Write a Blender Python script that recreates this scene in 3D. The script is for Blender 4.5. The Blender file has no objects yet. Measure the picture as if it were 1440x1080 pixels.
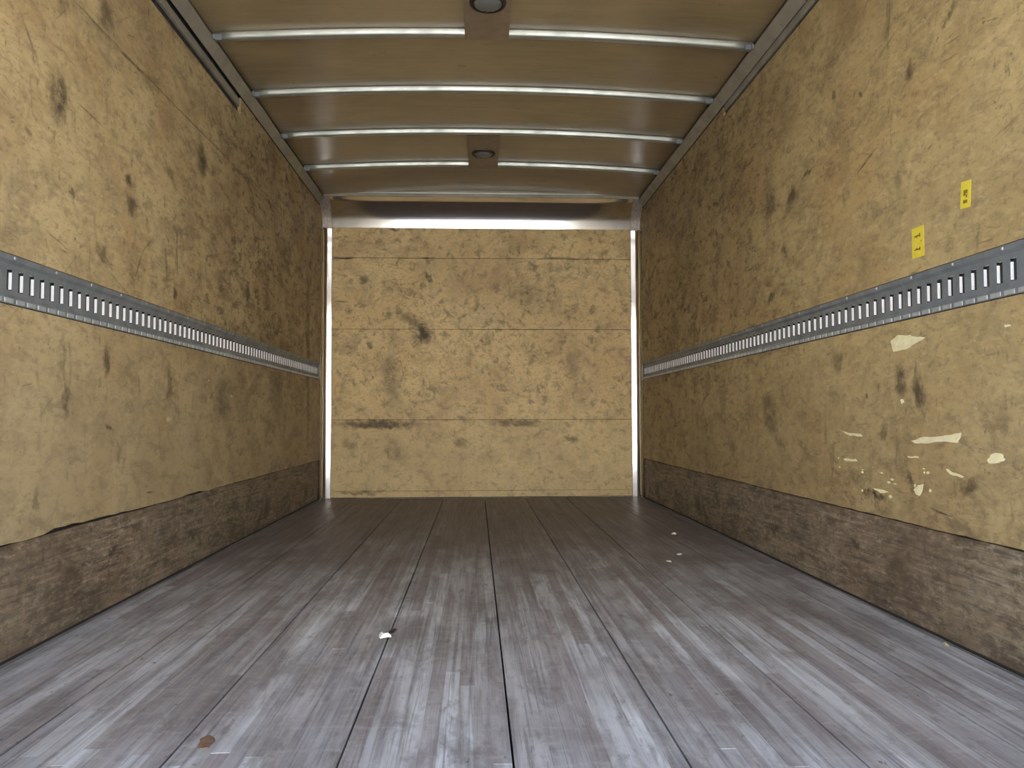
import bpy, bmesh, math, random
from mathutils import Vector
random.seed(7)
SC = bpy.context.scene
COL = SC.collection

# ---------------------------------------------------------------- camera, world, light, exposure
CAM_Z = 0.6093
cam_d = bpy.data.cameras.new('camera'); cam = bpy.data.objects.new('camera', cam_d); COL.objects.link(cam)
SC.camera = cam
cam_d.sensor_width = 36.0; cam_d.lens = 36.0*1130.4/1440.0; cam_d.clip_start = 0.05; cam_d.clip_end = 300
pitch, yaw, roll = 0.0415, 0.045, -0.0024
from mathutils import Matrix
fw = Vector((math.sin(yaw)*math.cos(pitch), math.cos(yaw)*math.cos(pitch), math.sin(pitch)))
rt = Vector((math.cos(yaw), -math.sin(yaw), 0)); up = rt.cross(fw)
r2 = rt*math.cos(roll)+up*math.sin(roll); u2 = -rt*math.sin(roll)+up*math.cos(roll)
m = Matrix((r2, u2, -fw)).transposed().to_4x4(); m.translation = (0, 0, CAM_Z)
cam.matrix_world = m

world = bpy.data.worlds.new('world'); SC.world = world; world.use_nodes = True
wn = world.node_tree.nodes; wl = world.node_tree.links
sky = wn.new('ShaderNodeTexSky'); sky.sky_type = 'NISHITA'; sky.sun_disc = False
sky.sun_elevation = math.radians(38); sky.sun_rotation = math.radians(32); sky.air_density = 1.0; sky.dust_density = 3.0; sky.ozone_density = 1.0
haze = wn.new('ShaderNodeMix'); haze.data_type = 'RGBA'; haze.inputs[0].default_value = .35; haze.inputs[7].default_value = (.93, .95, 1.0, 1)   # thin bright cloud
wl.new(sky.outputs[0], haze.inputs[6]); wl.new(haze.outputs[2], wn['Background'].inputs[0]); wn['Background'].inputs[1].default_value = 0.78
sun_d = bpy.data.lights.new('sun', 'SUN'); sun = bpy.data.objects.new('sun', sun_d); COL.objects.link(sun)
sun_d.energy = 19.0; sun_d.angle = math.radians(1.0); sun_d.color = (1, .975, .94)
sd = Vector((math.sin(math.radians(32))*math.cos(math.radians(38)), math.cos(math.radians(32))*math.cos(math.radians(38)), math.sin(math.radians(38))))
sun.rotation_euler = sd.to_track_quat('Z', 'Y').to_euler(); sun.location = (5, 10, 12)
SC.view_settings.view_transform = 'Standard'; SC.view_settings.look = 'None'
SC.view_settings.gamma = 1; SC.view_settings.use_curve_mapping = False
SC.view_settings.exposure = 0.50

# ---------------------------------------------------------------- measures (metres; camera stands at x=0, y=0)
XL, XR = -1.167, 1.2714
YF, YB = 0.80, 6.1316          # open rear edge of the box, front bulkhead
XC = (XL+XR)/2
BOW_L, BOW_R = -1.129, 1.230
HC, CROWN = 2.25, 0.040
def crown(x):
    t = (x-XC)/((BOW_R-BOW_L)/2); return CROWN*max(0, 1-t*t)

# ---------------------------------------------------------------- node helpers
class NT:
    def __init__(s, name):
        s.m = bpy.data.materials.new(name); s.m.use_nodes = True; s.t = s.m.node_tree; s.n = s.t.nodes
        s.b = s.n['Principled BSDF']
    def node(s, typ, **kw):
        n = s.n.new(typ)
        for k, v in kw.items(): setattr(n, k, v)
        return n
    def link(s, a, b): s.t.links.new(a, b)
    def put(s, sock, v):
        if isinstance(v, bpy.types.NodeSocket): s.link(v, sock)
        else: sock.default_value = v
    def math(s, op, a, b=0.0, c=None, clamp=False):
        n = s.node('ShaderNodeMath', operation=op); n.use_clamp = clamp
        s.put(n.inputs[0], a); s.put(n.inputs[1], b)
        if c is not None: s.put(n.inputs[2], c)
        return n.outputs[0]
    def ramp(s, v, lo, hi, a=0.0, b=1.0, smooth=True):
        n = s.node('ShaderNodeMapRange'); n.interpolation_type = 'SMOOTHSTEP' if smooth else 'LINEAR'
        s.put(n.inputs[0], v); n.inputs[1].default_value = lo; n.inputs[2].default_value = hi
        n.inputs[3].default_value = a; n.inputs[4].default_value = b
        return n.outputs[0]
    def mix(s, f, a, b, mode='MIX'):
        n = s.node('ShaderNodeMix', data_type='RGBA', blend_type=mode)
        s.put(n.inputs[0], f)
        for i, v in ((6, a), (7, b)):
            if isinstance(v, bpy.types.NodeSocket): s.link(v, n.inputs[i])
            else: n.inputs[i].default_value = (v[0], v[1], v[2], 1)
        return n.outputs[2]
    def noise(s, vec, scale, detail=4, rough=.55, dist=0, color=False):
        n = s.node('ShaderNodeTexNoise'); s.link(vec, n.inputs['Vector'])
        n.inputs['Scale'].default_value = scale; n.inputs['Detail'].default_value = detail
        n.inputs['Roughness'].default_value = rough; n.inputs['Distortion'].default_value = dist
        return n.outputs[1 if color else 0]
    def mapping(s, vec, loc=(0, 0, 0), rot=(0, 0, 0), scale=(1, 1, 1), typ='POINT'):
        n = s.node('ShaderNodeMapping', vector_type=typ); s.link(vec, n.inputs[0])
        n.inputs[1].default_value = loc; n.inputs[2].default_value = rot; n.inputs[3].default_value = scale
        return n.outputs[0]
    def vmath(s, op, a, b=None, sc=None):
        n = s.node('ShaderNodeVectorMath', operation=op); s.put(n.inputs[0], a)
        if b is not None: s.put(n.inputs[1], b)
        if sc is not None: n.inputs['Scale'].default_value = sc
        return n
    def obj(s): return s.node('ShaderNodeTexCoord').outputs['Object']
    def finish(s, color, rough=.6, metal=0.0, bump=None, bstr=.2, bdist=.002, spec=.5):
        s.put(s.b.inputs['Base Color'], color if isinstance(color, bpy.types.NodeSocket) else (*color, 1))
        s.put(s.b.inputs['Roughness'], rough); s.b.inputs['Metallic'].default_value = metal
        s.b.inputs['Specular IOR Level'].default_value = spec
        if bump is not None:
            bn = s.node('ShaderNodeBump'); bn.inputs['Strength'].default_value = bstr; bn.inputs['Distance'].default_value = bdist
            s.link(bump, bn.inputs['Height']); s.link(bn.outputs[0], s.b.inputs['Normal'])
        return s.m

def plywood(name, plane, spots, base, dark, dirt, light=(.56, .44, .24), blotch=.55, zdirt=None, warm=(.43, .285, .125)):
    """worn plywood; plane = which two object axes span the sheet ('YZ' side walls, 'XZ' bulkhead)"""
    t = NT(name); co = t.obj()
    sp = t.node('ShaderNodeSeparateXYZ'); t.link(co, sp.inputs[0])
    cb = t.node('ShaderNodeCombineXYZ')
    t.link(sp.outputs[1 if plane == 'YZ' else 0], cb.inputs[0]); t.link(sp.outputs[2], cb.inputs[1])
    uv = cb.outputs[0]
    off = 3.7 if name.endswith('left') else (11.3 if name.endswith('right') else 23.1)
    uvo = t.mapping(uv, loc=(off, off*.7, off))
    big = t.noise(uvo, 1.3, 3); med = t.noise(uvo, 5.5, 7, .62, .4)
    grain = t.noise(t.mapping(uvo, scale=(1.2, 34, 1)), 2.2, 6, .65, .6)
    grain2 = t.noise(t.mapping(uvo, scale=(2.0, 90, 1)), 2.0, 3, .6)
    col = t.mix(t.ramp(big, .35, .68), base, dark)
    col = t.mix(t.ramp(t.noise(uvo, 2.6, 5, .6), .45, .75, 0, .75), col, warm)
    col = t.mix(t.ramp(grain, .3, .75, 0, .45), col, dark)
    col = t.mix(t.ramp(grain2, .55, .8, 0, .22), col, light)
    # large grimy areas
    col = t.mix(t.ramp(med, .50, .70, 0, blotch), col, dirt)
    # grime smeared and ground in, heavier away from the open end
    far = t.ramp(t.math('ADD', sp.outputs[1], t.math('MULTIPLY', t.math('SUBTRACT', big, .5), 2.5)), 2.0, 4.4, .28, .95) if plane == 'YZ' else .6
    if 'scuff' in name:
        gs = t.noise(t.mapping(uvo, scale=(1.6, 55, 1)), 1.6, 8, .72, .4)
        col = t.mix(t.ramp(gs, .48, .64, 0, .4), col, light)
        gs = t.noise(t.mapping(uvo, loc=(3, 8, 0), scale=(2.4, 42, 1)), 1.6, 8, .72, .4)
        col = t.mix(t.ramp(gs, .50, .64, 0, .75), col, (.075, .055, .048))
    if plane == 'YZ':
        lowz = t.ramp(t.math('ADD', sp.outputs[2], t.math('MULTIPLY', t.math('SUBTRACT', med, .5), .6)), .35, 1.05, .75, 0)
        far = t.math('MAXIMUM', far, lowz)
    sm = t.noise(t.mapping(uvo, rot=(0, 0, .35), scale=(5.0, 8.5, 1) if plane == 'YZ' else (7, 6, 1)), 1.0, 10, .72, .6)
    col = t.mix(t.math('MULTIPLY', t.ramp(sm, .47, .62, 0, .85), far), col, tuple(x*q for x, q in zip(dirt, (.80, .70, .58))))
    sm2 = t.noise(t.mapping(uvo, rot=(0, 0, -.4), loc=(7, 3, 0), scale=(10, 21, 1) if plane == 'YZ' else (14, 15, 1)), 1.0, 9, .74, .5)
    col = t.mix(t.math('MULTIPLY', t.ramp(sm2, .51, .62, 0, .85), far), col, (.075, .052, .036))
    sm3 = t.noise(t.mapping(uvo, loc=(2, 9, 0), scale=(22, 60, 1)), 1.0, 6, .72, .3)
    col = t.mix(t.ramp(sm3, .50, .68, 0, .50), col, light)
    sm4 = t.noise(t.mapping(uvo, rot=(0, 0, .2), loc=(12, 1, 0), scale=(34, 60, 1)), 1.0, 6, .7, .4)
    col = t.mix(t.ramp(sm4, .50, .66, 0, .50), col, tuple(x*.8 for x in dirt))
    # broad greasy zones, faint
    col = t.mix(t.ramp(t.noise(t.mapping(uvo, loc=(8, 4, 0)), 2.1, 6, .65, .6), .48, .70, 0, .5), col, tuple(x*q for x, q in zip(dirt, (1.15, 1.0, .85))))
    # scattered rubs of cargo: short strokes in three directions
    strokes = None
    for k, (a, sx, sy, lo) in enumerate(((1.45, 5, 22, .665), (.35, 5, 42, .69), (-.7, 6, 46, .695), (1.1, 5, 60, .70), (.05, 7, 70, .69), (1.57, 16, 34, .66), (-.25, 16, 90, .68))):
        v = t.noise(t.mapping(t.mapping(uvo, rot=(0, 0, a), loc=(k*3.1, k, 0)), scale=(sx, sy, 1)), 1.0, 5, .6)
        q = t.ramp(v, lo-.06, lo+.09, 0, .62)
        strokes = q if strokes is None else t.math('MAXIMUM', strokes, q)
    where = t.ramp(t.noise(uvo, 1.7, 2), .34, .56, .35, 1)
    col = t.mix(t.math('MULTIPLY', strokes, where), col, (.055, .040, .028))
    # dents and specks
    speck = t.ramp(t.noise(uvo, 30, 5, .75), .61, .70, 0, .85)
    col = t.mix(t.math('MULTIPLY', speck, where), col, (.05, .035, .022))
    lsp = t.ramp(t.noise(t.mapping(uvo, loc=(5, 2, 1), scale=(1, 1.6, 1)), 34, 3, .7), .70, .78, 0, .6)
    col = t.mix(lsp, col, light)
    if zdirt:
        z0, z1, amt, c = zdirt
        zz = t.math('ADD', sp.outputs[2], t.math('MULTIPLY', t.math('SUBTRACT', med, .5), .5))
        f = t.ramp(zz, z0, z1, amt, 0)
        col = t.mix(f, col, c)
    # marks at their own places
    dn = t.noise(uvo, 16, 4, .65, 0, True)
    d1 = t.vmath('SUBTRACT', dn, (.5, .5, .5)).outputs[0]
    d2 = t.vmath('SCALE', d1, sc=.10).outputs[0]
    d3 = t.vmath('SCALE', d1, sc=.012).outputs[0]
    uvw = t.vmath('ADD', uv, d2).outputs[0]; uvt = t.vmath('ADD', uv, d3).outputs[0]
    tot = None
    for cx, cy, rl, rp, an, s in spots:
        thin = rp < .0135
        mp = t.mapping(uvt if thin else uvw, loc=(cx, cy, 0), rot=(0, 0, an), scale=(rl*1.15, rp*(.9 if thin else 1.2), 1), typ='TEXTURE')
        fl = t.node('ShaderNodeCombineXYZ'); q = t.node('ShaderNodeSeparateXYZ'); t.link(mp, q.inputs[0]); t.link(q.outputs[0], fl.inputs[0]); t.link(q.outputs[1], fl.inputs[1])
        ln = t.vmath('LENGTH', fl.outputs[0]).outputs['Value']
        v = t.ramp(ln, .25, 1.05, s, 0)
        tot = v if tot is None else t.math('MAXIMUM', tot, v)
    if tot is not None:
        br = t.ramp(t.noise(uvo, 18, 7, .75), .36, .54, .45, 1)
        col = t.mix(t.math('MULTIPLY', t.math('MULTIPLY', tot, br), 1.0), col, (.060, .042, .028))
    return t.finish(col, .62, bump=t.math('ADD', grain, t.math('MULTIPLY', speck, -.8)), bstr=.3, bdist=.0015, spec=.35)

def metal(name, col, rough, metallic=1.0, scale=6, var=.25, stretch=(1, 1, 1)):
    t = NT(name); co = t.mapping(t.obj(), scale=stretch)
    n = t.noise(co, scale, 5, .6); n2 = t.noise(co, scale*9, 3, .6)
    c = t.mix(t.ramp(n, .35, .7, 0, var), col, tuple(x*.45 for x in col))
    c = t.mix(t.ramp(n2, .55, .75, 0, var*.6), c, tuple(min(1, x*1.35) for x in col))
    r = t.ramp(n, .3, .7, rough*.8, rough*1.3, False)
    return t.finish(c, r, metallic, bump=n2, bstr=.04, bdist=.0006)

SP_L=[(2.274, 1.515, 0.09, 0.0585, -1.495, 0.9), (2.544, 1.883, 0.059, 0.0613, -0.957, 0.75), (2.293, 1.786, 0.032, 0.0365, -0.464, 0.6), (3.444, 1.704, 0.077, 0.0649, -1.748, 0.9), (3.088, 1.549, 0.059, 0.0225, 0.107, 0.65), (2.734, 1.407, 0.036, 0.0196, -0.663, 0.9), (2.762, 1.324, 0.041, 0.0519, -1.107, 0.8), (2.556, 1.118, 0.044, 0.0264, -0.611, 0.7), (2.125, 1.358, 0.023, 0.0117, -0.203, 0.6), (2.354, 1.26, 0.021, 0.0141, -0.346, 0.7), (2.498, 1.819, 0.109, 0.0096, -0.029, 0.45), (2.746, 1.818, 0.149, 0.0089, 0.014, 0.8), (3.463, 1.828, 0.575, 0.0064, 0.014, 0.45), (4.695, 1.862, 0.665, 0.0089, 0.039, 0.35), (2.116, 1.608, 0.067, 0.0083, -0.831, 0.6), (2.46, 1.529, 0.083, 0.0065, -0.075, 0.6), (2.822, 1.141, 0.061, 0.0085, 1.059, 0.6), (2.894, 1.225, 0.06, 0.0058, 0.661, 0.5), (2.28, 1.106, 0.082, 0.0039, -0.228, 0.5), (2.327, 0.772, 0.076, 0.0201, -1.471, 0.55), (2.343, 0.662, 0.057, 0.0224, -1.538, 0.9), (2.594, 0.791, 0.063, 0.0225, -1.522, 0.8), (3.112, 0.739, 0.096, 0.0276, -1.485, 0.7), (3.168, 1.085, 0.031, 0.0243, -0.526, 1.0), (4.146, 1.247, 0.054, 0.0488, -1.084, 0.9), (2.617, 0.58, 0.032, 0.0116, -0.291, 0.9), (2.689, 0.495, 0.042, 0.0231, -1.27, 0.5), (3.758, 0.7, 0.128, 0.1086, -1.158, 0.55), (4.762, 0.744, 0.205, 0.163, -1.018, 0.4), (5.637, 1.067, 0.753, 0.068, -1.532, 0.6), (2.208, 0.388, 0.039, 0.0143, -1.199, 0.5), (2.948, 0.345, 0.038, 0.0057, -0.086, 0.8), (2.67, 0.174, 0.058, 0.0138, 0.128, 0.8), (3.423, 0.12, 0.115, 0.0251, -0.044, 0.9), (4.642, 1.018, 0.736, 0.0597, 0.004, 0.3)]
SP_R=[(2.263, 1.628, 0.035, 0.0269, -1.716, 0.8), (2.064, 1.691, 0.041, 0.0142, 2.75, 0.7), (2.054, 1.611, 0.046, 0.0041, -3.027, 0.6), (2.061, 1.57, 0.051, 0.0036, -3.049, 0.5), (2.531, 1.44, 0.085, 0.0084, 2.834, 0.8), (2.998, 1.542, 0.055, 0.0159, 2.971, 0.9), (3.146, 1.49, 0.069, 0.0413, 2.787, 0.9), (3.387, 1.522, 0.084, 0.0622, 2.556, 0.7), (2.766, 1.753, 0.03, 0.022, -1.849, 0.7), (2.562, 1.674, 0.02, 0.0122, -2.356, 0.8), (2.334, 1.318, 0.047, 0.0259, -1.827, 0.5), (3.388, 1.12, 0.055, 0.0201, 2.866, 0.9), (3.24, 1.292, 0.046, 0.0156, -2.666, 0.7), (3.426, 0.621, 0.106, 0.0746, -2.202, 0.7), (2.354, 0.712, 0.067, 0.0322, -1.861, 0.8), (2.25, 0.677, 0.065, 0.0337, -1.774, 0.85), (2.564, 0.676, 0.012, 0.0122, -1.951, 1.0), (2.532, 0.358, 0.086, 0.0189, 3.109, 1.0), (2.309, 0.42, 0.045, 0.0181, -2.167, 0.8), (2.03, 0.424, 0.052, 0.0194, 2.689, 0.7), (2.162, 0.347, 0.061, 0.0042, -3.014, 0.9), (1.895, 0.605, 0.05, 0.0404, -2.295, 0.3), (2.773, 0.8, 0.054, 0.0444, -2.114, 0.6), (2.466, 0.558, 0.026, 0.0327, -2.111, 0.7), (4.602, 0.108, 0.104, 0.0473, -2.766, 0.8), (2.447, 0.092, 0.049, 0.0115, 3.142, 0.7), (2.126, 0.948, 0.019, 0.0043, -2.875, 0.6), (2.262, 1.026, 0.026, 0.0056, -3.098, 0.8), (1.938, 1.045, 0.044, 0.0034, 3.142, 0.4), (2.165, 1.364, 0.016, 0.0049, 2.832, 0.7), (2.975, 1.314, 0.074, 0.0174, -3.119, 0.4)]
SP_B=[(-0.396, 1.26, 0.114, 0.0498, -1.186, 0.9), (-0.494, 1.353, 0.143, 0.0494, -0.588, 0.6), (-0.85, 1.656, 0.044, 0.0373, -1.098, 0.7), (-0.365, 1.681, 0.06, 0.0216, -1.116, 0.8), (-0.805, 1.168, 0.032, 0.0313, -0.762, 0.7), (-0.732, 0.558, 0.38, 0.0403, -0.003, 0.85), (0.303, 0.566, 0.261, 0.0316, -0.027, 0.7), (0.724, 0.442, 0.085, 0.0304, -0.203, 0.7), (-0.956, 0.402, 0.075, 0.0422, -0.421, 0.5), (-0.643, 0.879, 0.245, 0.0801, -1.514, 0.4), (0.75, 1.042, 0.317, 0.057, -1.548, 0.25), (-0.6, 0.353, 0.141, 0.0673, -0.876, 0.35), (-1.002, 1.824, 0.082, 0.0121, 0.007, 0.9), (-0.381, 1.829, 0.045, 0.0126, 0.0, 0.8), (0.608, 1.836, 0.117, 0.0132, 0.005, 0.6), (-0.626, 2.054, 0.041, 0.0155, -0.077, 0.8), (-0.879, 0.044, 0.196, 0.019, -0.035, 0.6), (-0.117, 0.416, 0.062, 0.0366, -0.391, 0.5), (-1.021, 1.493, 0.059, 0.0098, 0.009, 0.6), (0.442, 1.768, 0.052, 0.026, -0.785, 0.5), (0.388, 1.547, 0.324, 0.1268, -0.558, 0.25)]
FL_R={'A': [(2.406, 0.84), (2.364, 0.855), (2.292, 0.848), (2.255, 0.838), (2.214, 0.832), (2.255, 0.823), (2.313, 0.808), (2.391, 0.806)], 'B': [(2.302, 0.538), (2.23, 0.552), (2.143, 0.556), (2.093, 0.561), (2.055, 0.567), (2.062, 0.55), (2.075, 0.539), (2.143, 0.54), (2.231, 0.532), (2.283, 0.532)], 'C': [(1.952, 0.502), (1.93, 0.517), (1.897, 0.519), (1.882, 0.506), (1.906, 0.496), (1.947, 0.493)], 'D': [(2.766, 0.562), (2.702, 0.553), (2.61, 0.552), (2.596, 0.543), (2.687, 0.544)], 'E': [(2.13, 0.468), (2.098, 0.46), (2.045, 0.451), (2.06, 0.448), (2.111, 0.454)], 'F': [(2.292, 0.398), (2.269, 0.412), (2.239, 0.417), (2.247, 0.398), (2.259, 0.382), (2.285, 0.386)], 'G': [(2.738, 0.464), (2.644, 0.468), (2.634, 0.46), (2.727, 0.457)], 'Hh': [(2.536, 0.381), (2.477, 0.381), (2.434, 0.376), (2.487, 0.369)], 'I': [(2.323, 0.493), (2.262, 0.494), (2.262, 0.49), (2.323, 0.489)], 'J': [(2.356, 0.66), (2.339, 0.661), (2.332, 0.651), (2.348, 0.647)], 'K': [(1.874, 0.829), (1.853, 0.828), (1.848, 0.823), (1.869, 0.823)]}
FL_L={'a': [(3.848, 0.716), (3.903, 0.728), (3.938, 0.712), (3.893, 0.697)], 'b': [(3.058, 0.61), (3.106, 0.62), (3.164, 0.61), (3.15, 0.593), (3.08, 0.591)], 'c': [(3.553, 0.783), (3.591, 0.778), (3.582, 0.765), (3.545, 0.767)]}

M = {}
TAN = (.47, .335, .145)
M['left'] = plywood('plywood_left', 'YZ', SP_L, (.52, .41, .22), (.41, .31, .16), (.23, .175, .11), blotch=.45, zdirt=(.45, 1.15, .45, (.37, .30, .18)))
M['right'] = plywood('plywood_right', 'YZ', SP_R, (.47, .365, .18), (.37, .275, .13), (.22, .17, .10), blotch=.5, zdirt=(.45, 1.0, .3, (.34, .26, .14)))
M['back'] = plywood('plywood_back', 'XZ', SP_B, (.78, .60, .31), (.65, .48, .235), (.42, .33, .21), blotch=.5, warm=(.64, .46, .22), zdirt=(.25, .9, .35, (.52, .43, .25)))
M['scuff'] = plywood('plywood_scuff_right', 'YZ', [s for s in SP_R+SP_L if s[1] < .27], (.27, .215, .145), (.165, .128, .092), (.10, .08, .06), light=(.46, .40, .30), blotch=.75, warm=(.25, .165, .10))

t = NT('ceiling_plywood'); co = t.obj()
g = t.noise(t.mapping(co, scale=(1.1, 9, 1)), 2.2, 7, .6, 1.4); b_ = t.noise(co, 2.0, 3)
c = t.mix(t.ramp(g, .3, .75), (.29, .225, .125), (.21, .158, .085))
c = t.mix(t.ramp(b_, .35, .7, 0, .5), c, (.41, .31, .165))
c = t.mix(t.ramp(t.noise(co, 15, 4), .66, .76, 0, .5), c, (.09, .06, .03))
t.b.inputs['Coat Weight'].default_value = .8; t.b.inputs['Coat Roughness'].default_value = .22
M['ceil'] = t.finish(c, .34, bump=g, bstr=.08, bdist=.0006, spec=.5)

t = NT('floor_oak'); co = t.obj(); oi = t.node('ShaderNodeObjectInfo')
sp = t.node('ShaderNodeSeparateColor'); t.link(oi.outputs['Color'], sp.inputs[0])
g = t.noise(t.mapping(co, scale=(38, 1.4, 1)), 1.6, 6, .6, .5); g2 = t.noise(t.mapping(co, scale=(120, 3, 1)), 1.5, 3)
big = t.noise(t.mapping(co, scale=(1.5, .8, 1)), 2.2, 5, .6, .5)
c = t.mix(sp.outputs[0], (.33, .328, .36), (.78, .84, .90))
c = t.mix(t.math('MULTIPLY', sp.outputs[1], .55), c, (.26, .20, .185))
c = t.mix(t.ramp(g, .35, .72, 0, .42), c, (.15, .132, .145))
c = t.mix(t.ramp(g2, .5, .8, 0, .3), c, (.60, .62, .64))
g3 = t.noise(t.mapping(co, loc=(3, 0, 1), scale=(55, 1.0, 1)), 1.5, 7, .7, .4)
c = t.mix(t.ramp(g3, .50, .64, 0, .6), c, (.13, .118, .125))
c = t.mix(t.ramp(big, .42, .66, 0, .5), c, (.165, .142, .135))
pat = t.noise(t.mapping(co, loc=(4, 1, 0), scale=(9, 2.2, 1)), 1.3, 8, .68, .6)
c = t.mix(t.ramp(pat, .46, .64, 0, .55), c, (.17, .15, .148))
scf = t.noise(t.mapping(co, rot=(0, 0, .12), scale=(14, 30, 1)), 1.2, 7, .7)
c = t.mix(t.ramp(scf, .5, .7, 0, .35), c, (.52, .52, .51))
c = t.mix(t.ramp(t.noise(t.mapping(co, loc=(1, 5, 2), scale=(26, 9, 1)), 1.2, 7, .7), .54, .7, 0, .5), c, (.12, .105, .105))
c = t.mix(t.ramp(t.noise(t.mapping(co, scale=(1, .45, 1)), 48, 4, .6), .66, .74, 0, .75), c, (.055, .048, .05))
s_ = t.node('ShaderNodeSeparateXYZ'); t.link(co, s_.inputs[0])
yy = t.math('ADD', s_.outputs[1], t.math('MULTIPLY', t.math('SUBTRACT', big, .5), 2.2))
# rear half worn pale, front half browner; also paints in the light fading inwards
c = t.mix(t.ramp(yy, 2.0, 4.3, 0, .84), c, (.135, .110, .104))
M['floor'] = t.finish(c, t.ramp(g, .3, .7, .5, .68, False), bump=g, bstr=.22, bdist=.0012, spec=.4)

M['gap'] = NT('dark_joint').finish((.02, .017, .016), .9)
M['galv'] = metal('galvanised_steel', (.25, .28, .305), .45, .45, 14, .35)
M['slot'] = metal('bright_slot_lip', (.93, .94, .97), .38, .25, 30, .1)
M['lip'] = metal('worn_track_lip', (.50, .53, .54), .45, .4, 25, .4)
M['alu'] = metal('aluminium_bow', (.52, .55, .52), .42, .8, 10, .2)
M['cove'] = metal('polished_cove', (.84, .83, .82), .11, 1.0, 5, .10)
M['rail'] = metal('dull_rail', (.32, .30, .25), .5, .3, 8, .3)
M['dark'] = metal('dark_steel', (.055, .055, .058), .55, .5, 8, .3)
M['white'] = metal('white_paint', (.75, .76, .77), .45, 0, 4, .1)
t = NT('pavement'); co = t.obj(); n = t.noise(co, .6, 6); n2 = t.noise(co, 60, 4, .7)
M['ground'] = t.finish(t.mix(n, (.46, .45, .42), (.58, .57, .54)), .85, bump=n2, bstr=.3)
t = NT('pale_bounce'); n = t.noise(t.obj(), .8, 6)
M['yard'] = t.finish(t.mix(n, (.66, .655, .63), (.76, .755, .73)), .9)
M['plate'] = metal('brown_plate', (.25, .185, .12), .5, .0, 12, .2)
M['bezel'] = NT('black_rubber_and_shade').finish((.018, .015, .013), .5)
M['lens'] = metal('frosted_lens', (.15, .155, .145), .3, .0, 20, .15)
M['yellow'] = metal('yellow_label', (.72, .60, .06), .5, 0, 40, .12)
M['ink'] = NT('olive_print').finish((.22, .17, .015), .6)
M['torn'] = metal('torn_pale_veneer', (.82, .76, .48), .8, 0, 40, .25)
M['paper'] = metal('white_paper', (.95, .95, .88), .7, 0, 40, .1)
M['leaf'] = metal('brown_leaf', (.20, .125, .08), .7, 0, 60, .4)
M['chip'] = metal('pale_wood', (.55, .46, .28), .8, 0, 60, .3)
M['sealant'] = metal('pink_grey_sealant', (.46, .42, .39), .4, .5, 60, .6)

# ---------------------------------------------------------------- mesh helpers
def link(name, me, mat, parent=None, loc=None, smooth=False):
    o = bpy.data.objects.new(name, me); COL.objects.link(o)
    if mat and not me.materials: me.materials.append(mat)
    if parent: o.parent = parent
    if loc: o.location = loc
    if smooth:
        for p in me.polygons: p.use_smooth = True
    return o
def bx(bm, x0, x1, y0, y1, z0, z1, off=(0, 0, 0)):
    x0 -= off[0]; x1 -= off[0]; y0 -= off[1]; y1 -= off[1]; z0 -= off[2]; z1 -= off[2]
    v = [bm.verts.new(p) for p in ((x0,y0,z0),(x1,y0,z0),(x1,y1,z0),(x0,y1,z0),(x0,y0,z1),(x1,y0,z1),(x1,y1,z1),(x0,y1,z1))]
    for f in ((0,3,2,1),(4,5,6,7),(0,1,5,4),(1,2,6,5),(2,3,7,6),(3,0,4,7)): bm.faces.new([v[i] for i in f])
def mesh(bm, name='m', bevel=0, seg=1):
    if bevel:
        bmesh.ops.bevel(bm, geom=bm.edges[:]+bm.verts[:], offset=bevel, segments=seg, affect='EDGES', clamp_overlap=True)
    bmesh.ops.recalc_face_normals(bm, faces=bm.faces[:])
    me = bpy.data.meshes.new(name); bm.to_mesh(me); bm.free(); return me
def box(name, mat, x0, x1, y0, y1, z0, z1, parent=None, bevel=0, off=(0, 0, 0)):
    bm = bmesh.new(); bx(bm, x0, x1, y0, y1, z0, z1, off); return link(name, mesh(bm, name, bevel), mat, parent)
def sweep(bm, prof, stations, place, closed=True):
    """prof = list of 2D points, place(p, s) -> 3D; caps the ends of a closed profile"""
    rings = [[bm.verts.new(place(p, s)) for p in prof] for s in stations]
    n = len(prof)
    for a, b in zip(rings, rings[1:]):
        for i in range(n if closed else n-1):
            j = (i+1) % n; bm.faces.new((a[i], a[j], b[j], b[i]))
    if closed:
        bm.faces.new(rings[0][::-1]); bm.faces.new(rings[-1])
def prism(bm, pts, place, t0, t1):
    a = [bm.verts.new(place(p, t0)) for p in pts]; b = [bm.verts.new(place(p, t1)) for p in pts]
    bm.faces.new(a[::-1]); bm.faces.new(b)
    for i in range(len(pts)): j = (i+1) % len(pts); bm.faces.new((a[i], a[j], b[j], b[i]))
def tag(o, label, cat=None, kind=None, group=None):
    if label: o['label'] = label
    if cat: o['category'] = cat
    if kind: o['kind'] = kind
    if group: o['group'] = group
    return o
def empty(name, loc, label, cat, group=None):
    o = bpy.data.objects.new(name, None); COL.objects.link(o); o.location = loc; o.empty_display_size = .05
    return tag(o, label, cat, None, group)

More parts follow.
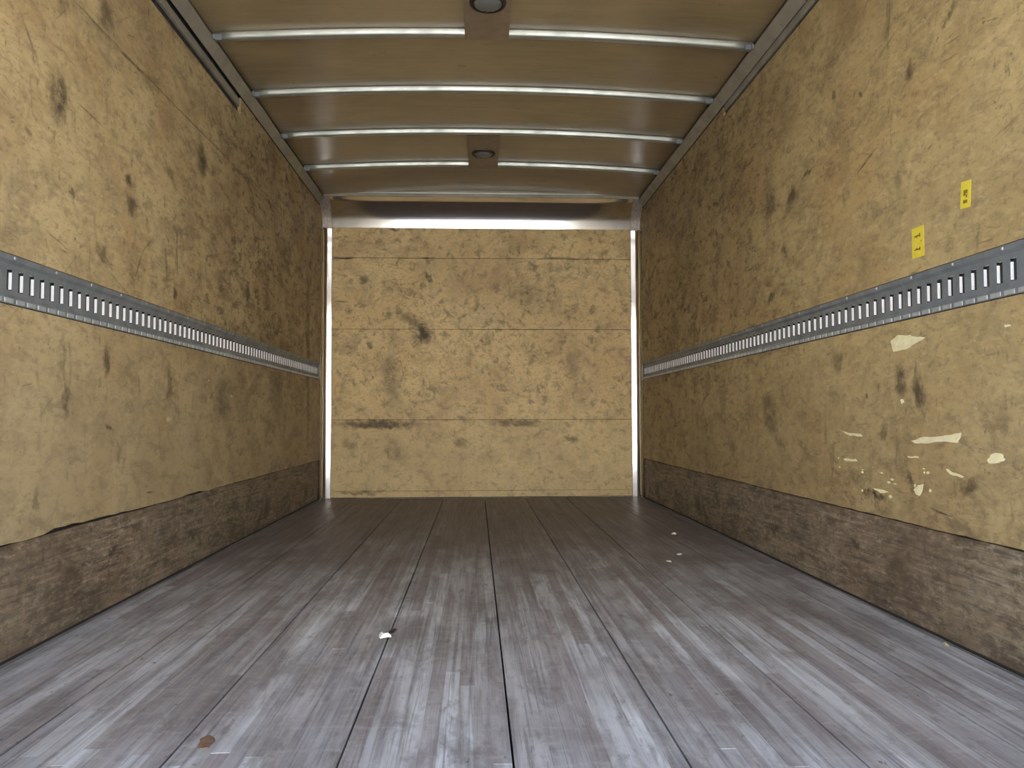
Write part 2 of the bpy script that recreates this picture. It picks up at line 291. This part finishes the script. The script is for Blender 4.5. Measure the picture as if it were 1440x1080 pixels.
# ---------------------------------------------------------------- floor: ship-lapped boards made of glued oak staves
floor = tag(box('floor', M['gap'], XL-.05, XR+.05, YF+.002, YB+.03, -.075, -.030), 'grey worn laminated hardwood floor of the truck box, running to the plywood bulkhead', 'floor', 'structure')
xs = [XL+.006, -.861, -.552, -.243, .066, .375, .684, .993, XR-.006]
for bi in range(8):
    x0, x1 = xs[bi], xs[bi+1]
    board = box('floor_board', M['gap'], x0+.0015, x1-.0015, YF+.004, YB+.01, -.0300, -.0100, floor)
    w0 = .0343; n = round((x1-x0)/w0); w = (x1-x0-.0044)/n
    tone_b = random.uniform(-.08, .08)
    for k in range(n):
        a = x0+.0022+k*w; b = a+w
        cuts = [YF+.004]; y = YF-random.uniform(.1, .9)
        ls = [random.uniform(.75, 1.7) for _ in range(6)]
        for L_ in ls:
            y += L_
            if y > cuts[-1]+.35 and y < YB-.4 and len(cuts) < 4: cuts.append(y)
        cuts.append(YB+.008)
        for y0, y1 in zip(cuts, cuts[1:]):
            h = random.uniform(-.0006, .0004)
            if k in (0, n-1): h -= .0004
            bm = bmesh.new(); bx(bm, a+.0001, b-.0001, y0+.0002, y1-.0002, -.0100, h)
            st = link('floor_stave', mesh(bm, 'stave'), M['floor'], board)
            v = min(1, max(0, random.betavariate(2.2, 2.0)+tone_b)); st.color = (v, random.random()**1.6, 0, 1)

# ---------------------------------------------------------------- walls
TR0, TR1 = .896, 1.021        # cargo track slot in the plywood
def wave(a, b, n, amp, seedv):
    r = random.Random(seedv); return [(a+(b-a)*i/n, r.uniform(-amp, amp)) for i in range(n+1)]
def side_wall(side):
    s = -1 if side == 'left' else 1
    X = XL if s < 0 else XR
    mt = M[side]
    P = lambda p, t: (X+s*t, p[0], p[1])
    w = box('wall_'+side, M['white'], *sorted((X+s*.026, X+s*.060)), YF, YB+.06, -.075, 2.33)
    tag(w, 'scuffed plywood-lined %s wall of the truck box above the grey floor' % side, 'wall', 'structure')
    def panel(name, pts, mat, t0=0, t1=.018, label=None):
        bm = bmesh.new(); prism(bm, pts, P, t0, t1)
        o = link(name, mesh(bm, name), mat, w)
        if label: o['label'] = label
        return o
    ztop = 2.112 if s < 0 else 2.150; yst = 3.99 if s < 0 else 4.02; zfar = 2.200
    y1 = YB-.002
    if s < 0:
        panel('plywood_panel', [(YF, TR1+.002), (5.612, TR1+.002), (5.612, 1.8235), (YF, 1.8235)], mt)
        panel('plywood_panel', [(YF, 1.8255), (5.612, 1.8255), (5.612, zfar), (yst, zfar), (yst, ztop), (YF, ztop)], mt)
        panel('plywood_panel', [(5.616, TR1+.002), (y1, TR1+.002), (y1, zfar), (5.616, zfar)], mt)
        low = wave(5.612, YF, 90, .003, 3)
        def rag(y, d):
            e = .2955+d*.6
            if 2.25 < y < 2.42: e += .009
            elif 2.42 <= y < 2.75: e += .005
            elif 3.3 < y < 3.5: e += .005
            return (y, e)
        panel('plywood_panel', [(YF, TR0-.002), (5.612, TR0-.002)]+[rag(y, d) for y, d in low], mt)
        panel('plywood_panel', [(5.616, TR0-.002), (y1, TR0-.002), (y1, .296), (5.616, .296)], mt)
    else:
        panel('plywood_panel', [(YF, TR1+.002), (2.2885, TR1+.002), (2.2885, ztop), (YF, ztop)], mt)
        panel('plywood_panel', [(2.2895, TR1+.002), (y1, TR1+.002), (y1, zfar), (yst, zfar), (yst, ztop), (2.2895, ztop)], mt)
        low = wave(y1, YF, 90, .0025, 5)
        panel('plywood_panel', [(YF, TR0-.002), (y1, TR0-.002)]+[(y, .297+d*.6) for y, d in low], mt)
    # scuff board, set back a little behind the plywood
    sc = wave(y1, YF, 80, .0012, 9)
    o = panel('scuff_board', [(YF, .004), (y1, .004)]+[(y, .292+d) for y, d in sc], M['scuff'], .007, .025, 'dark grimy lower plywood board with long scrapes')
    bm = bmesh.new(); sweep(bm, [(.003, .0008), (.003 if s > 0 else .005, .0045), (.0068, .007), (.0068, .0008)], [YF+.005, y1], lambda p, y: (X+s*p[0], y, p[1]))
    link('foot_strip', mesh(bm), M['gap'], w)  # dark strip along the joint of scuff board and floor
    box('dark_backing', M['gap'], *sorted((X+s*.0185, X+s*.0255)), YF+.002, y1, .26, 2.24, w)
    return w
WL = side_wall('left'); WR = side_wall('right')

def flakes(w, s, X, data, f0=1.0, mat='torn'):
    for k, pts in data.items():
        r = random.Random(k); cx = sum(p[0] for p in pts)/len(pts); cy = sum(p[1] for p in pts)/len(pts)
        pts = [(cx+(p[0]-cx)*f0, cy+(p[1]-cy)*f0) for p in pts]
        q = []; jj = .0035 if max(p[0] for p in pts)-min(p[0] for p in pts) > .05 else .001
        for i, p in enumerate(pts):
            p2 = pts[(i+1) % len(pts)]
            q.append(p)
            for f in (.35, .7):
                q.append((p[0]+(p2[0]-p[0])*f+r.uniform(-jj, jj), p[1]+(p2[1]-p[1])*f+r.uniform(-jj*.6, jj*.6)))
        cx = sum(p[0] for p in q)/len(q); cy = sum(p[1] for p in q)/len(q)
        bm = bmesh.new()
        base = [bm.verts.new((X-s*.0001, p[0], p[1])) for p in q]
        rim = [bm.verts.new((X-s*r.uniform(.0006, .0014), cx+(p[0]-cx)*.93, cy+(p[1]-cy)*.93)) for p in q]
        c = bm.verts.new((X-s*.0010, cx, cy)); n = len(q)
        for i in range(n):
            j = (i+1) % n
            bm.faces.new((base[i], base[j], rim[j], rim[i])); bm.faces.new((rim[i], rim[j], c))
        link('torn_veneer', mesh(bm, 'torn'), M[mat], w)
_r = random.Random(12)
for i in range(16):
    y_, z_, w_, h_ = _r.uniform(2.2, 2.78), _r.uniform(.36, .47), _r.uniform(.004, .016), _r.uniform(.002, .006)
    FL_R['s%d' % i] = [(y_-w_, z_), (y_, z_+h_), (y_+w_, z_+h_*.3), (y_+w_*.2, z_-h_)]
flakes(WR, 1, XR, FL_R); flakes(WL, -1, XL, FL_L, .6, 'chip')

wb = box('wall_back', M['white'], XL-.06, XR+.06, YB+.024, YB+.06, -.075, 2.33)
tag(wb, 'plywood-lined front bulkhead at the far end of the truck box', 'wall', 'structure')
zs = [.006, .056, .5925, 1.283, 1.829, 2.215]
for i in range(5):
    a, b = zs[i], zs[i+1]
    g = (.0016, .0010, .0018, .0012, .0020)[i]
    top = wave(XR-.004, XL+.004, 60, (.0008, .0022, .001, .0032, 0)[i], 20+i)
    bm = bmesh.new(); dy = (.004, 0, .001, 0, .0015)[i]
    prism(bm, [(XL+.004, a+g), (XR-.004, a+g)]+[(x, b-g+min(0, d)) for x, d in top], lambda p, t: (p[0], YB+dy+t, p[1]), 0, .018)
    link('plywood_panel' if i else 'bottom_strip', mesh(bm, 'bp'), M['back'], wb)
box('dark_backing', M['gap'], XL, XR, YB+.0225, YB+.0238, .0, 2.24, wb)

# ---------------------------------------------------------------- ceiling
def arch(name, mat, y0, y1, z0, z1, parent, x0=XL-.012, x1=XR+.012, n=20):
    bm = bmesh.new()
    sweep(bm, [(y0, z0), (y1, z0), (y1, z1), (y0, z1)], [x0+(x1-x0)*i/n for i in range(n+1)], lambda p, x: (x, p[0], p[1]+crown(x)))
    return link(name, mesh(bm, name), mat, parent)
bm = bmesh.new(); bx(bm, XL-.06, XR+.06, YF, YB+.06, 2.33, 2.36)
ceiling = tag(link('ceiling', mesh(bm), M['white']), 'brown plywood roof lining, gently arched over the roof bows', 'ceiling', 'structure')
YB0 = 3.4633; SPC = .6096
bows = [YB0+SPC*k for k in range(-3, 5)]
edges = [YF]+bows[:-1]+[5.985]
CZ = HC+.0185
for a, b in zip(edges, edges[1:]):
    arch('ceiling_panel', M['ceil'], a+.001, b-.001, CZ, CZ+.012, ceiling)

# ---------------------------------------------------------------- roof rails along both walls (setting trim)
def rail(n, s):
    X = XL if s < 0 else XR; e = abs((BOW_L if s < 0 else BOW_R)-X)
    P = lambda p, y: (X-s*p[0], y, p[1])
    bm = bmesh.new()
    sweep(bm, [(.001, 2.205), (.005, 2.203), (e+.002, 2.243), (e+.002, 2.2485), (.001, 2.2485)], [YF, YB-.155], P)
    r = tag(link('trim_%d' % n, mesh(bm), M['rail']), 'dull grey roof rail along the top of the %s wall' % ('left' if s < 0 else 'right'), 'rail', 'structure')
    bm = bmesh.new(); bx(bm, *sorted((X-s*(e-.022), X-s*(e-.004))), YF, YB-.155, 2.2490, 2.2665)
    link('gap_shade', mesh(bm), M['bezel'], r)  # dark strip that paints the shade in the gap between rail and ceiling
    yend = 3.985 if s < 0 else 4.015
    zb = 2.114 if s < 0 else 2.152
    bm = bmesh.new(); sweep(bm, [(-.017, zb), (-.017, 2.246), (-.002, 2.246), (-.002, 2.236), (-.0135, 2.236), (-.0135, zb)], [YF, yend], P)
    link('recess_channel', mesh(bm), M['dark'], r)
    z0 = 2.150 if s < 0 else 2.170
    bm = bmesh.new(); sweep(bm, [(-.0125, z0), (-.002, z0), (-.001, z0+.003), (-.001, z0+.034), (-.002, z0+.037), (-.0125, z0+.037)], [YF, yend-.01], P)
    link('inner_flange', mesh(bm), M['rail'], r)
    bm = bmesh.new()
    y = YF+.15
    while y < YB-.2:
        for q in (.35,):
            c = P((.005+(e-.003)*q, 2.203+.040*q), y)
            nrm = Vector((-s*.04, 0, -(e-.003))).normalized()
            mt_ = nrm.to_track_quat('Z', 'Y').to_matrix().to_4x4(); mt_.translation = Vector(c)+nrm*.0012
            bmesh.ops.create_cone(bm, cap_ends=True, segments=8, radius1=.0045, radius2=.0028, depth=.003, matrix=mt_)
        y += .2032
    tag(link('rivet', mesh(bm), M['rail'], r), None, None, 'stuff')
rail(1, -1); rail(2, 1)

# ---------------------------------------------------------------- roof bows
ordn = ['bow nearest the bulkhead header', 'bow nearest the bulkhead lamp on its far side', 'bow carrying the near edge of the bulkhead lamp', 'bow midway between the two dome lamps', 'bow at the far edge of the large near dome lamp']
labels = {0: 'brightest aluminium roof bow, the first one in view, crossed by the nearer dome lamp plate',
          1: 'aluminium roof bow second in view, unbroken, ending where the dark side slots end',
          2: 'thin aluminium roof bow just in front of the far dome lamp plate',
          3: 'dull aluminium roof bow behind the far dome lamp, last before the header',
          -1: 'aluminium roof bow overhead on the near side of the nearer dome lamp',
          -2: 'aluminium roof bow overhead, second from the open rear doorway',
          -3: 'aluminium roof bow overhead, first behind the open rear doorway'}
def bow_mesh():
    prof = [(-.0195, .0175), (-.0195, .012), (-.0185, -.004), (-.0145, -.0105), (-.008, -.0125), (.008, -.0125), (.0145, -.0105), (.0185, -.004), (.0195, .012), (.0195, .0175)]
    bm = bmesh.new(); n = 28
    sweep(bm, prof, [BOW_L+.004+(BOW_R-BOW_L-.008)*i/n for i in range(n+1)], lambda p, x: (x-XC, p[0], p[1]+crown(x)))
    return mesh(bm, 'bow')
bowme = bow_mesh()
def bracket_mesh(s):
    x = (BOW_L if s < 0 else BOW_R)-XC
    bm = bmesh.new()
    bx(bm, *sorted((x-s*.003, x-s*.040)), -.024, -.0200, -.0180, .006)
    bx(bm, *sorted((x-s*.003, x-s*.012)), -.034, -.0245, -.0180, .004)
    return mesh(bm, 'bracket', .0008)
brk = [bracket_mesh(-1), bracket_mesh(1)]
for k in range(-3, 4):
    y = YB0+SPC*k
    r = empty('roof_bow', (XC, y, HC), labels[k], 'roof bow', 'roof bows under the ceiling')
    link('bow_channel', bowme, M['alu'], r, smooth=False)
    for b in brk: link('end_bracket', b, M['galv'], r)
for p in bowme.polygons: p.use_smooth = abs(p.normal.x) < .9

# ---------------------------------------------------------------- dome lamps on plates
def lamp(yc, y0, y1, label):
    loc = (.049, yc, HC-.0128+crown(.05)); r = empty('ceiling_light', loc, label, 'ceiling light', 'dome lamps on brown plates')
    bm = bmesh.new(); a, b = y0-yc, y1-yc
    prism(bm, [(-.096, a), (.096, a), (.096, b), (-.096, b)], lambda p, t: (p[0], p[1], t), -.0035, -.0005)
    link('mounting_plate', mesh(bm, 'pl', .001), M['plate'], r)
    # skirt returns up to the ceiling at both sides of the plate
    bm = bmesh.new(); bx(bm, -.0958, -.0935, a+.02, b-.02, -.0005, .0200); bx(bm, .0935, .0958, a+.02, b-.02, -.0005, .0200)
    link('plate_side', mesh(bm), M['plate'], r)
    def lathe(name, prof, mat, n=40):
        bm = bmesh.new(); rings = []
        for rad, z in prof:
            rings.append([bm.verts.new((rad*math.cos(2*math.pi*i/n), rad*math.sin(2*math.pi*i/n), z)) for i in range(n)] if rad > 0 else [bm.verts.new((0, 0, z))])
        for A, B in zip(rings, rings[1:]):
            for i in range(n):
                j = (i+1) % n
                if len(A) == 1: bm.faces.new((A[0], B[j], B[i]))
                elif len(B) == 1: bm.faces.new((A[i], A[j], B[0]))
                else: bm.faces.new((A[i], A[j], B[j], B[i]))
        return link(name, mesh(bm, name), mat, r, smooth=True)
    lathe('bezel', [(.0570, -.0030), (.0575, -.0110), (.0640, -.0145), (.0710, -.0125), (.0740, -.0060), (.0745, -.0035)], M['bezel'])
    ln = lathe('lens', [(.0575, -.0060), (.0560, -.0120), (.0480, -.0175), (.0350, -.0215), (.0180, -.0240), (0, -.0246)], M['lens'])
    bm = bmesh.new()
    for a_ in range(4):
        an = math.pi/4+a_*math.pi/2
        mt_ = Matrix.Translation((.083*math.cos(an)*1.05, .11*math.sin(an), -.0045))
        bmesh.ops.create_cone(bm, cap_ends=True, segments=10, radius1=.003, radius2=.0045, depth=.002, matrix=mt_)
    tag(link('plate_screw', mesh(bm), M['rail'], r), None, None, 'stuff')
lamp(YB0-SPC/2+.005, YB0-SPC-.018, YB0+.020, 'larger, nearer round dome lamp on a brown plate, cut off by the picture top')
lamp(YB0+2.5*SPC+.02, YB0+2*SPC+.018, YB0+3*SPC+.030, 'smaller, farther round dome lamp on a brown plate near the bulkhead header')

# ---------------------------------------------------------------- bulkhead header cove and corner coves
def cove(name, prof, mat, stations, place, label, thick=.0015):
    bm = bmesh.new()
    # thicken the open profile
    pts = [Vector(p) for p in prof]; offs = []
    for i, p in enumerate(pts):
        d = (pts[min(i+1, len(pts)-1)]-pts[max(i-1, 0)]).normalized(); offs.append(p+Vector((d.y, -d.x))*thick)
    full = [tuple(p) for p in pts]+[tuple(p) for p in offs[::-1]]
    sweep(bm, full, stations, place)
    me = mesh(bm, name)
    o = link(name, me, mat)
    for p in me.polygons: p.use_smooth = True
    try: me.set_sharp_from_angle(angle=math.radians(38))
    except Exception: pass
    return tag(o, label, 'trim', 'structure')
def smooth_prof(ctrl, n=5):
    out = []
    P_ = [ctrl[0]]+list(ctrl)+[ctrl[-1]]
    for i in range(1, len(P_)-2):
        for k in range(n):
            t_ = k/n; p0, p1, p2, p3 = (Vector(P_[i+q]) for q in (-1, 0, 1, 2))
            out.append(tuple(.5*((2*p1)+(-p0+p2)*t_+(2*p0-5*p1+4*p2-p3)*t_*t_+(-p0+3*p1-3*p2+p3)*t_**3)))
    out.append(tuple(ctrl[-1])); return out
hp = smooth_prof([(YB-.003, 2.060), (YB-.013, 2.100), (YB-.028, 2.143), (YB-.060, 2.190), (YB-.105, 2.232), (YB-.150, 2.262)])
x0h, x1h = XL+.075, XR-.075
hd = cove('trim_3', hp, M['cove'], [x0h, x1h], lambda p, x: (x, p[0], p[1]), 'polished metal cove header across the top of the bulkhead, with a bright strip of daylight')
bm = bmesh.new(); bx(bm, XL+.03, XR-.03, 5.968, 5.976, 2.258, 2.312); bx(bm, XL+.03, XR-.03, 5.976, 5.990, 2.264, 2.268)
link('header_flange', mesh(bm, 'fl', .0015), M['rail'], hd)
bm = bmesh.new(); bx(bm, XL+.03, XR-.03, 5.962, 5.9675, 2.284, 2.290)
link('flange_bead', mesh(bm), M['alu'], hd)
bm = bmesh.new(); bx(bm, XL-.01, XR+.01, 5.991, YB+.02, 2.312, 2.320)
link('header_top', mesh(bm), M['dark'], hd)
for s, a, b in ((-1, XL+.002, x0h-.003), (1, x1h+.003, XR-.002)):
    bm = bmesh.new(); pr_ = [(p[0]-.004, p[1]-.004) for p in hp]+[(YB-.004, 2.262)]
    sweep(bm, pr_, [a+(b-a)*i/3 for i in range(4)], lambda p, x: (x, p[0], p[1]))
    o = link('corner_cap', mesh(bm, 'cap', .0), M['sealant'], hd)
def corner(n, s, label):
    X = XL if s < 0 else XR
    pr_ = smooth_prof([(.0720, .0025), (.0480, .0080), (.0320, .0135), (.0180, .0260), (.0080, .0440), (.0035, .0680)])
    f = (lambda p, z: (X-s*p[0], YB-p[1], z))
    o = cove('trim_%d' % n, pr_, M['cove'], [.004, .5, 1.0, 1.5, 2.052], f, label)
    bm = bmesh.new(); 
    for z in [.1+.2*i for i in range(10)]:
        bmesh.ops.create_icosphere(bm, subdivisions=1, radius=.0035, matrix=Matrix.Translation((X-s*.066, YB-.0045, z)))
    tag(link('rivet', mesh(bm), M['galv'], o), None, None, 'stuff')
    bm = bmesh.new(); bx(bm, *sorted((X-s*.0745, X-s*.0725)), YB-.003, YB-.0002, .004, 2.052); link('sealant_bead', mesh(bm), M['dark'], o)
corner(4, -1, 'shiny metal corner cove standing between the left wall and the bulkhead')
corner(5, 1, 'shiny metal corner cove standing between the right wall and the bulkhead')

# rear sill and frame of the open end; unseen frame added to dim the near walls
sill = tag(box('trim_6', M['galv'], XL-.06, XR+.06, YF-.045, YF-.001, -.16, -.006, bevel=.004), 'steel sill under the open rear edge of the floor', 'sill', 'structure')

fr = tag(box('trim_7', M['white'], XL-.06, XR+.06, YF-.045, YF-.001, 2.05, 2.36, bevel=.004), 'unseen white steel header added across the open rear doorway to cut light', 'door header', 'structure')
for s, n_ in ((-1, 8), (1, 9)):
    X = XL if s < 0 else XR
    tag(box('trim_%d' % n_, M['white'], *sorted((X-s*.045, X+s*.060)), YF-.045, YF-.001, -.005, 2.049, bevel=.004), 'unseen white steel post added on the %s side of the open rear doorway to cut light' % ('left' if s < 0 else 'right'), 'door post', 'structure')

# ---------------------------------------------------------------- cargo tracks with slots
PITCH, SW, SH = .0508, .0215, .054
def track(s, first, label):
    X = XL if s < 0 else XR; zc = (TR0+TR1)/2
    root = empty('cargo_track', (X, (YF+YB)/2, zc), label, 'cargo track', 'slotted cargo tracks on the side walls')
    oy = (YF+YB)/2
    y0, y1 = YF+.002, YB-.078
    P = lambda d, y, z: (s*d, y-oy, z-zc)        # d: + into the wall, - towards the aisle
    ys = []; y = first
    while y-PITCH > y0+.03: y -= PITCH
    while y < y1-.03: ys.append(y); y += PITCH
    fd = .0045; zl, zh = zc-SH/2, zc+SH/2
    bm = bmesh.new()
    def quad(*p): bm.faces.new([bm.verts.new(P(*q)) for q in p])
    def strip(d0, z0, d1, z1): quad((d0, y0, z0), (d0, y1, z0), (d1, y1, z1), (d1, y0, z1))
    za, zb_, zc_, zd, ze, zf = TR0, TR0+.0165, TR0+.0245, TR1-.0225, TR1-.0145, TR1
    strip(-.0005, za, -.0030, za+.0008)
    strip(-.0030, za+.0008, -.0030, zb_); strip(-.0030, zb_, fd, zc_); strip(fd, zc_, fd, zl)
    strip(fd, zh, fd, zd); strip(fd, zd, -.0030, ze); strip(-.0030, ze, -.0030, zf-.0008); strip(-.0030, zf-.0008, -.0005, zf)
    prev = y0
    for y in ys:
        quad((fd, prev, zl), (fd, y-SW/2, zl), (fd, y-SW/2, zh), (fd, prev, zh)); prev = y+SW/2
    quad((fd, prev, zl), (fd, y1, zl), (fd, y1, zh), (fd, prev, zh))
    me = mesh(bm, 'track_face'); o = link('track_face', me, M['galv'], root)
    # slot liner: four walls of the punched slot, shared mesh
    bm = bmesh.new(); D = .0125
    a, b = -SW/2, SW/2; c, d = -SH/2, SH/2
    def q4(*p): bm.faces.new([bm.verts.new((s*q[0], q[1], q[2])) for q in p])
    for (p, q) in (((a, c), (a, d)), ((b, d-.0075), (b, c+.003)), ((a, d), (b, d)), ((b, c), (a, c))):
        q4((fd, *p), (fd, *q), (D, *q), (D, *p))
    sl = mesh(bm, 'slot_lip'); sl.materials.append(M['slot'])
    n = 0
    for y in ys:
        link('slot_lip', sl, None, root, (0, y-oy, 0)); n += 1
    o = box('slot_backing', M['gap'], *sorted((s*(D+.0003), s*(D+.0035))), y0-oy, y1-oy, zl-zc-.01, zh-zc+.01, root)
    # pressed pads along the lower lip, rivets along the upper lip
    bm = bmesh.new(); y = y0+.01
    while y < y1-.05:
        bx(bm, *sorted((s*-.0030, s*-.0050)), y-oy, y+.036-oy, TR0+.0025-zc, TR0+.0135-zc); y += PITCH
    tag(link('pressed_pad', mesh(bm, 'pads'), M['lip'], root), None, None, 'stuff')
    bm = bmesh.new(); y = y0+.05
    while y < y1-.05:
        q = Vector((-s, 0, 0)).to_track_quat('Z', 'Y').to_matrix().to_4x4()
        q.translation = (-s*.0042, y-oy, TR1-.0075-zc)
        bmesh.ops.create_cone(bm, cap_ends=True, segments=8, radius1=.0046, radius2=.003, depth=.0026, matrix=q); y += PITCH*4
    tag(link('rivet', mesh(bm, 'rv'), M['lip'], root), None, None, 'stuff')
track(-1, 2.0625, 'grey steel cargo track with a row of slots along the left wall')
track(1, 1.8403, 'grey steel cargo track with a row of slots along the right wall')

# ---------------------------------------------------------------- yellow stickers on the right wall
def sticker(yc, zc, w, h, tilt, marks, label):
    r = empty('yellow_sticker', (XR-.0002, yc, zc), label, 'sticker', 'yellow stickers on the right wall')
    r.rotation_euler = (tilt, 0, 0)
    bm = bmesh.new(); bx(bm, -.0007, 0, -w/2, w/2, -h/2, h/2); link('label_sheet', mesh(bm, 'ls'), M['yellow'], r)
    bm = bmesh.new()
    for (a, b, c, d) in marks: bx(bm, -.0009, -.0007, a*w, b*w, c*h, d*h)
    link('printed_mark', mesh(bm, 'pm'), M['ink'], r)
# the wall runs away from the viewer, so larger y is left in the picture
sticker(2.239, 1.110, .062, .088, 0.0, [(-.22, .30, .19, .235), (-.22, -.13, .15, .28), (.04, .12, .14, .21), (-.20, .30, -.255, -.21), (-.20, -.11, -.29, -.17), (.06, .14, -.24, -.17), (-.3, -.24, -.02, .03)],
        'larger yellow sticker with two dark marks, just above the right cargo track')
sticker(2.010, 1.185, .042, .070, .10, [(-.20, .22, .03, .17), (-.02, .22, -.05, .03), (-.18, -.05, -.12, .0), (-.20, .22, -.32, -.20)],
        'smaller, higher yellow sticker, nearer the open end on the right wall')

# ---------------------------------------------------------------- scraps on the floor
def scrap(name, x, y, rx, ry, h, mat, label, cat, sd, group=None, curl=0.5, rot=0):
    r = random.Random(sd); n = 12; bm = bmesh.new()
    prof = [r.uniform(.75, 1.1) for _ in range(n)]
    def ring(f, z, jit):
        out = []
        for i in range(n):
            a = 2*math.pi*i/n; px = rx*prof[i]*f*math.cos(a); py = ry*prof[i]*f*math.sin(a)
            out.append(bm.verts.new((px*math.cos(rot)-py*math.sin(rot), px*math.sin(rot)+py*math.cos(rot), z+r.uniform(0, jit)+curl*h*max(0, math.sin(a+sd)))))
        return out
    A = ring(1, .0006, 0); B = ring(.97, .0016, h*.25); Cc = ring(.55, h*.55, h*.5); c = bm.verts.new((0, 0, h*.7))
    c0 = bm.verts.new((0, 0, .0006))
    for i in range(n):
        j = (i+1) % n
        bm.faces.new((A[i], A[j], B[j], B[i])); bm.faces.new((B[i], B[j], Cc[j], Cc[i])); bm.faces.new((Cc[i], Cc[j], c)); bm.faces.new((A[j], A[i], c0))
    o = link(name, mesh(bm, name), mat, None, (x, y, .0)); return tag(o, label, cat, None, group)
scrap('paper_scrap', -.253, 2.270, .019, .030, .013, M['paper'], 'crumpled bright white paper scrap on the floor, left of the middle', 'scrap', 3, rot=.4)
scrap('dark_spot', -.238, 2.330, .009, .030, .005, M['dark'], 'small dark spot just behind the bright white paper scrap', 'splinter', 8, rot=-.2)  # narrow dark spot, slightly raised, behind the paper scrap
scrap('dry_leaf', -.506, 1.560, .0150, .030, .003, M['leaf'], 'small brown dry leaf fragment flat on the near left floor', 'leaf', 5, rot=.15)
scrap('paper_crumb', 1.030, 4.174, .014, .020, .006, M['paper'], 'white crumb farthest back of three on the right side of the floor', 'crumb', 1, 'white crumbs on the right floor')
scrap('paper_crumb', .900, 3.551, .012, .018, .005, M['paper'], 'white crumb in the middle of three on the right side of the floor', 'crumb', 2, 'white crumbs on the right floor')
scrap('paper_crumb', .812, 3.381, .012, .018, .005, M['paper'], 'white crumb nearest of three on the right side of the floor', 'crumb', 4, 'white crumbs on the right floor')
scrap('wood_chip', 1.252, 2.116, .006, .013, .005, M['chip'], 'tiny pale wood chip at the foot of the right wall', 'chip', 6)

# ---------------------------------------------------------------- unseen yard wall added behind the viewpoint to light the deep end
box_ = box('wall_yard', M['yard'], -16, 16, -11.4, -11.0, -1.0, 6.0)
tag(box_, 'unseen pale yard wall outside, facing the open doorway behind the viewpoint', 'wall', 'structure')
# ---------------------------------------------------------------- ground outside
g = box('ground', M['ground'], -40, 40, -60, 40, -1.15, -1.0)
tag(g, 'plain grey pavement outside, under the truck box', 'ground', 'structure')
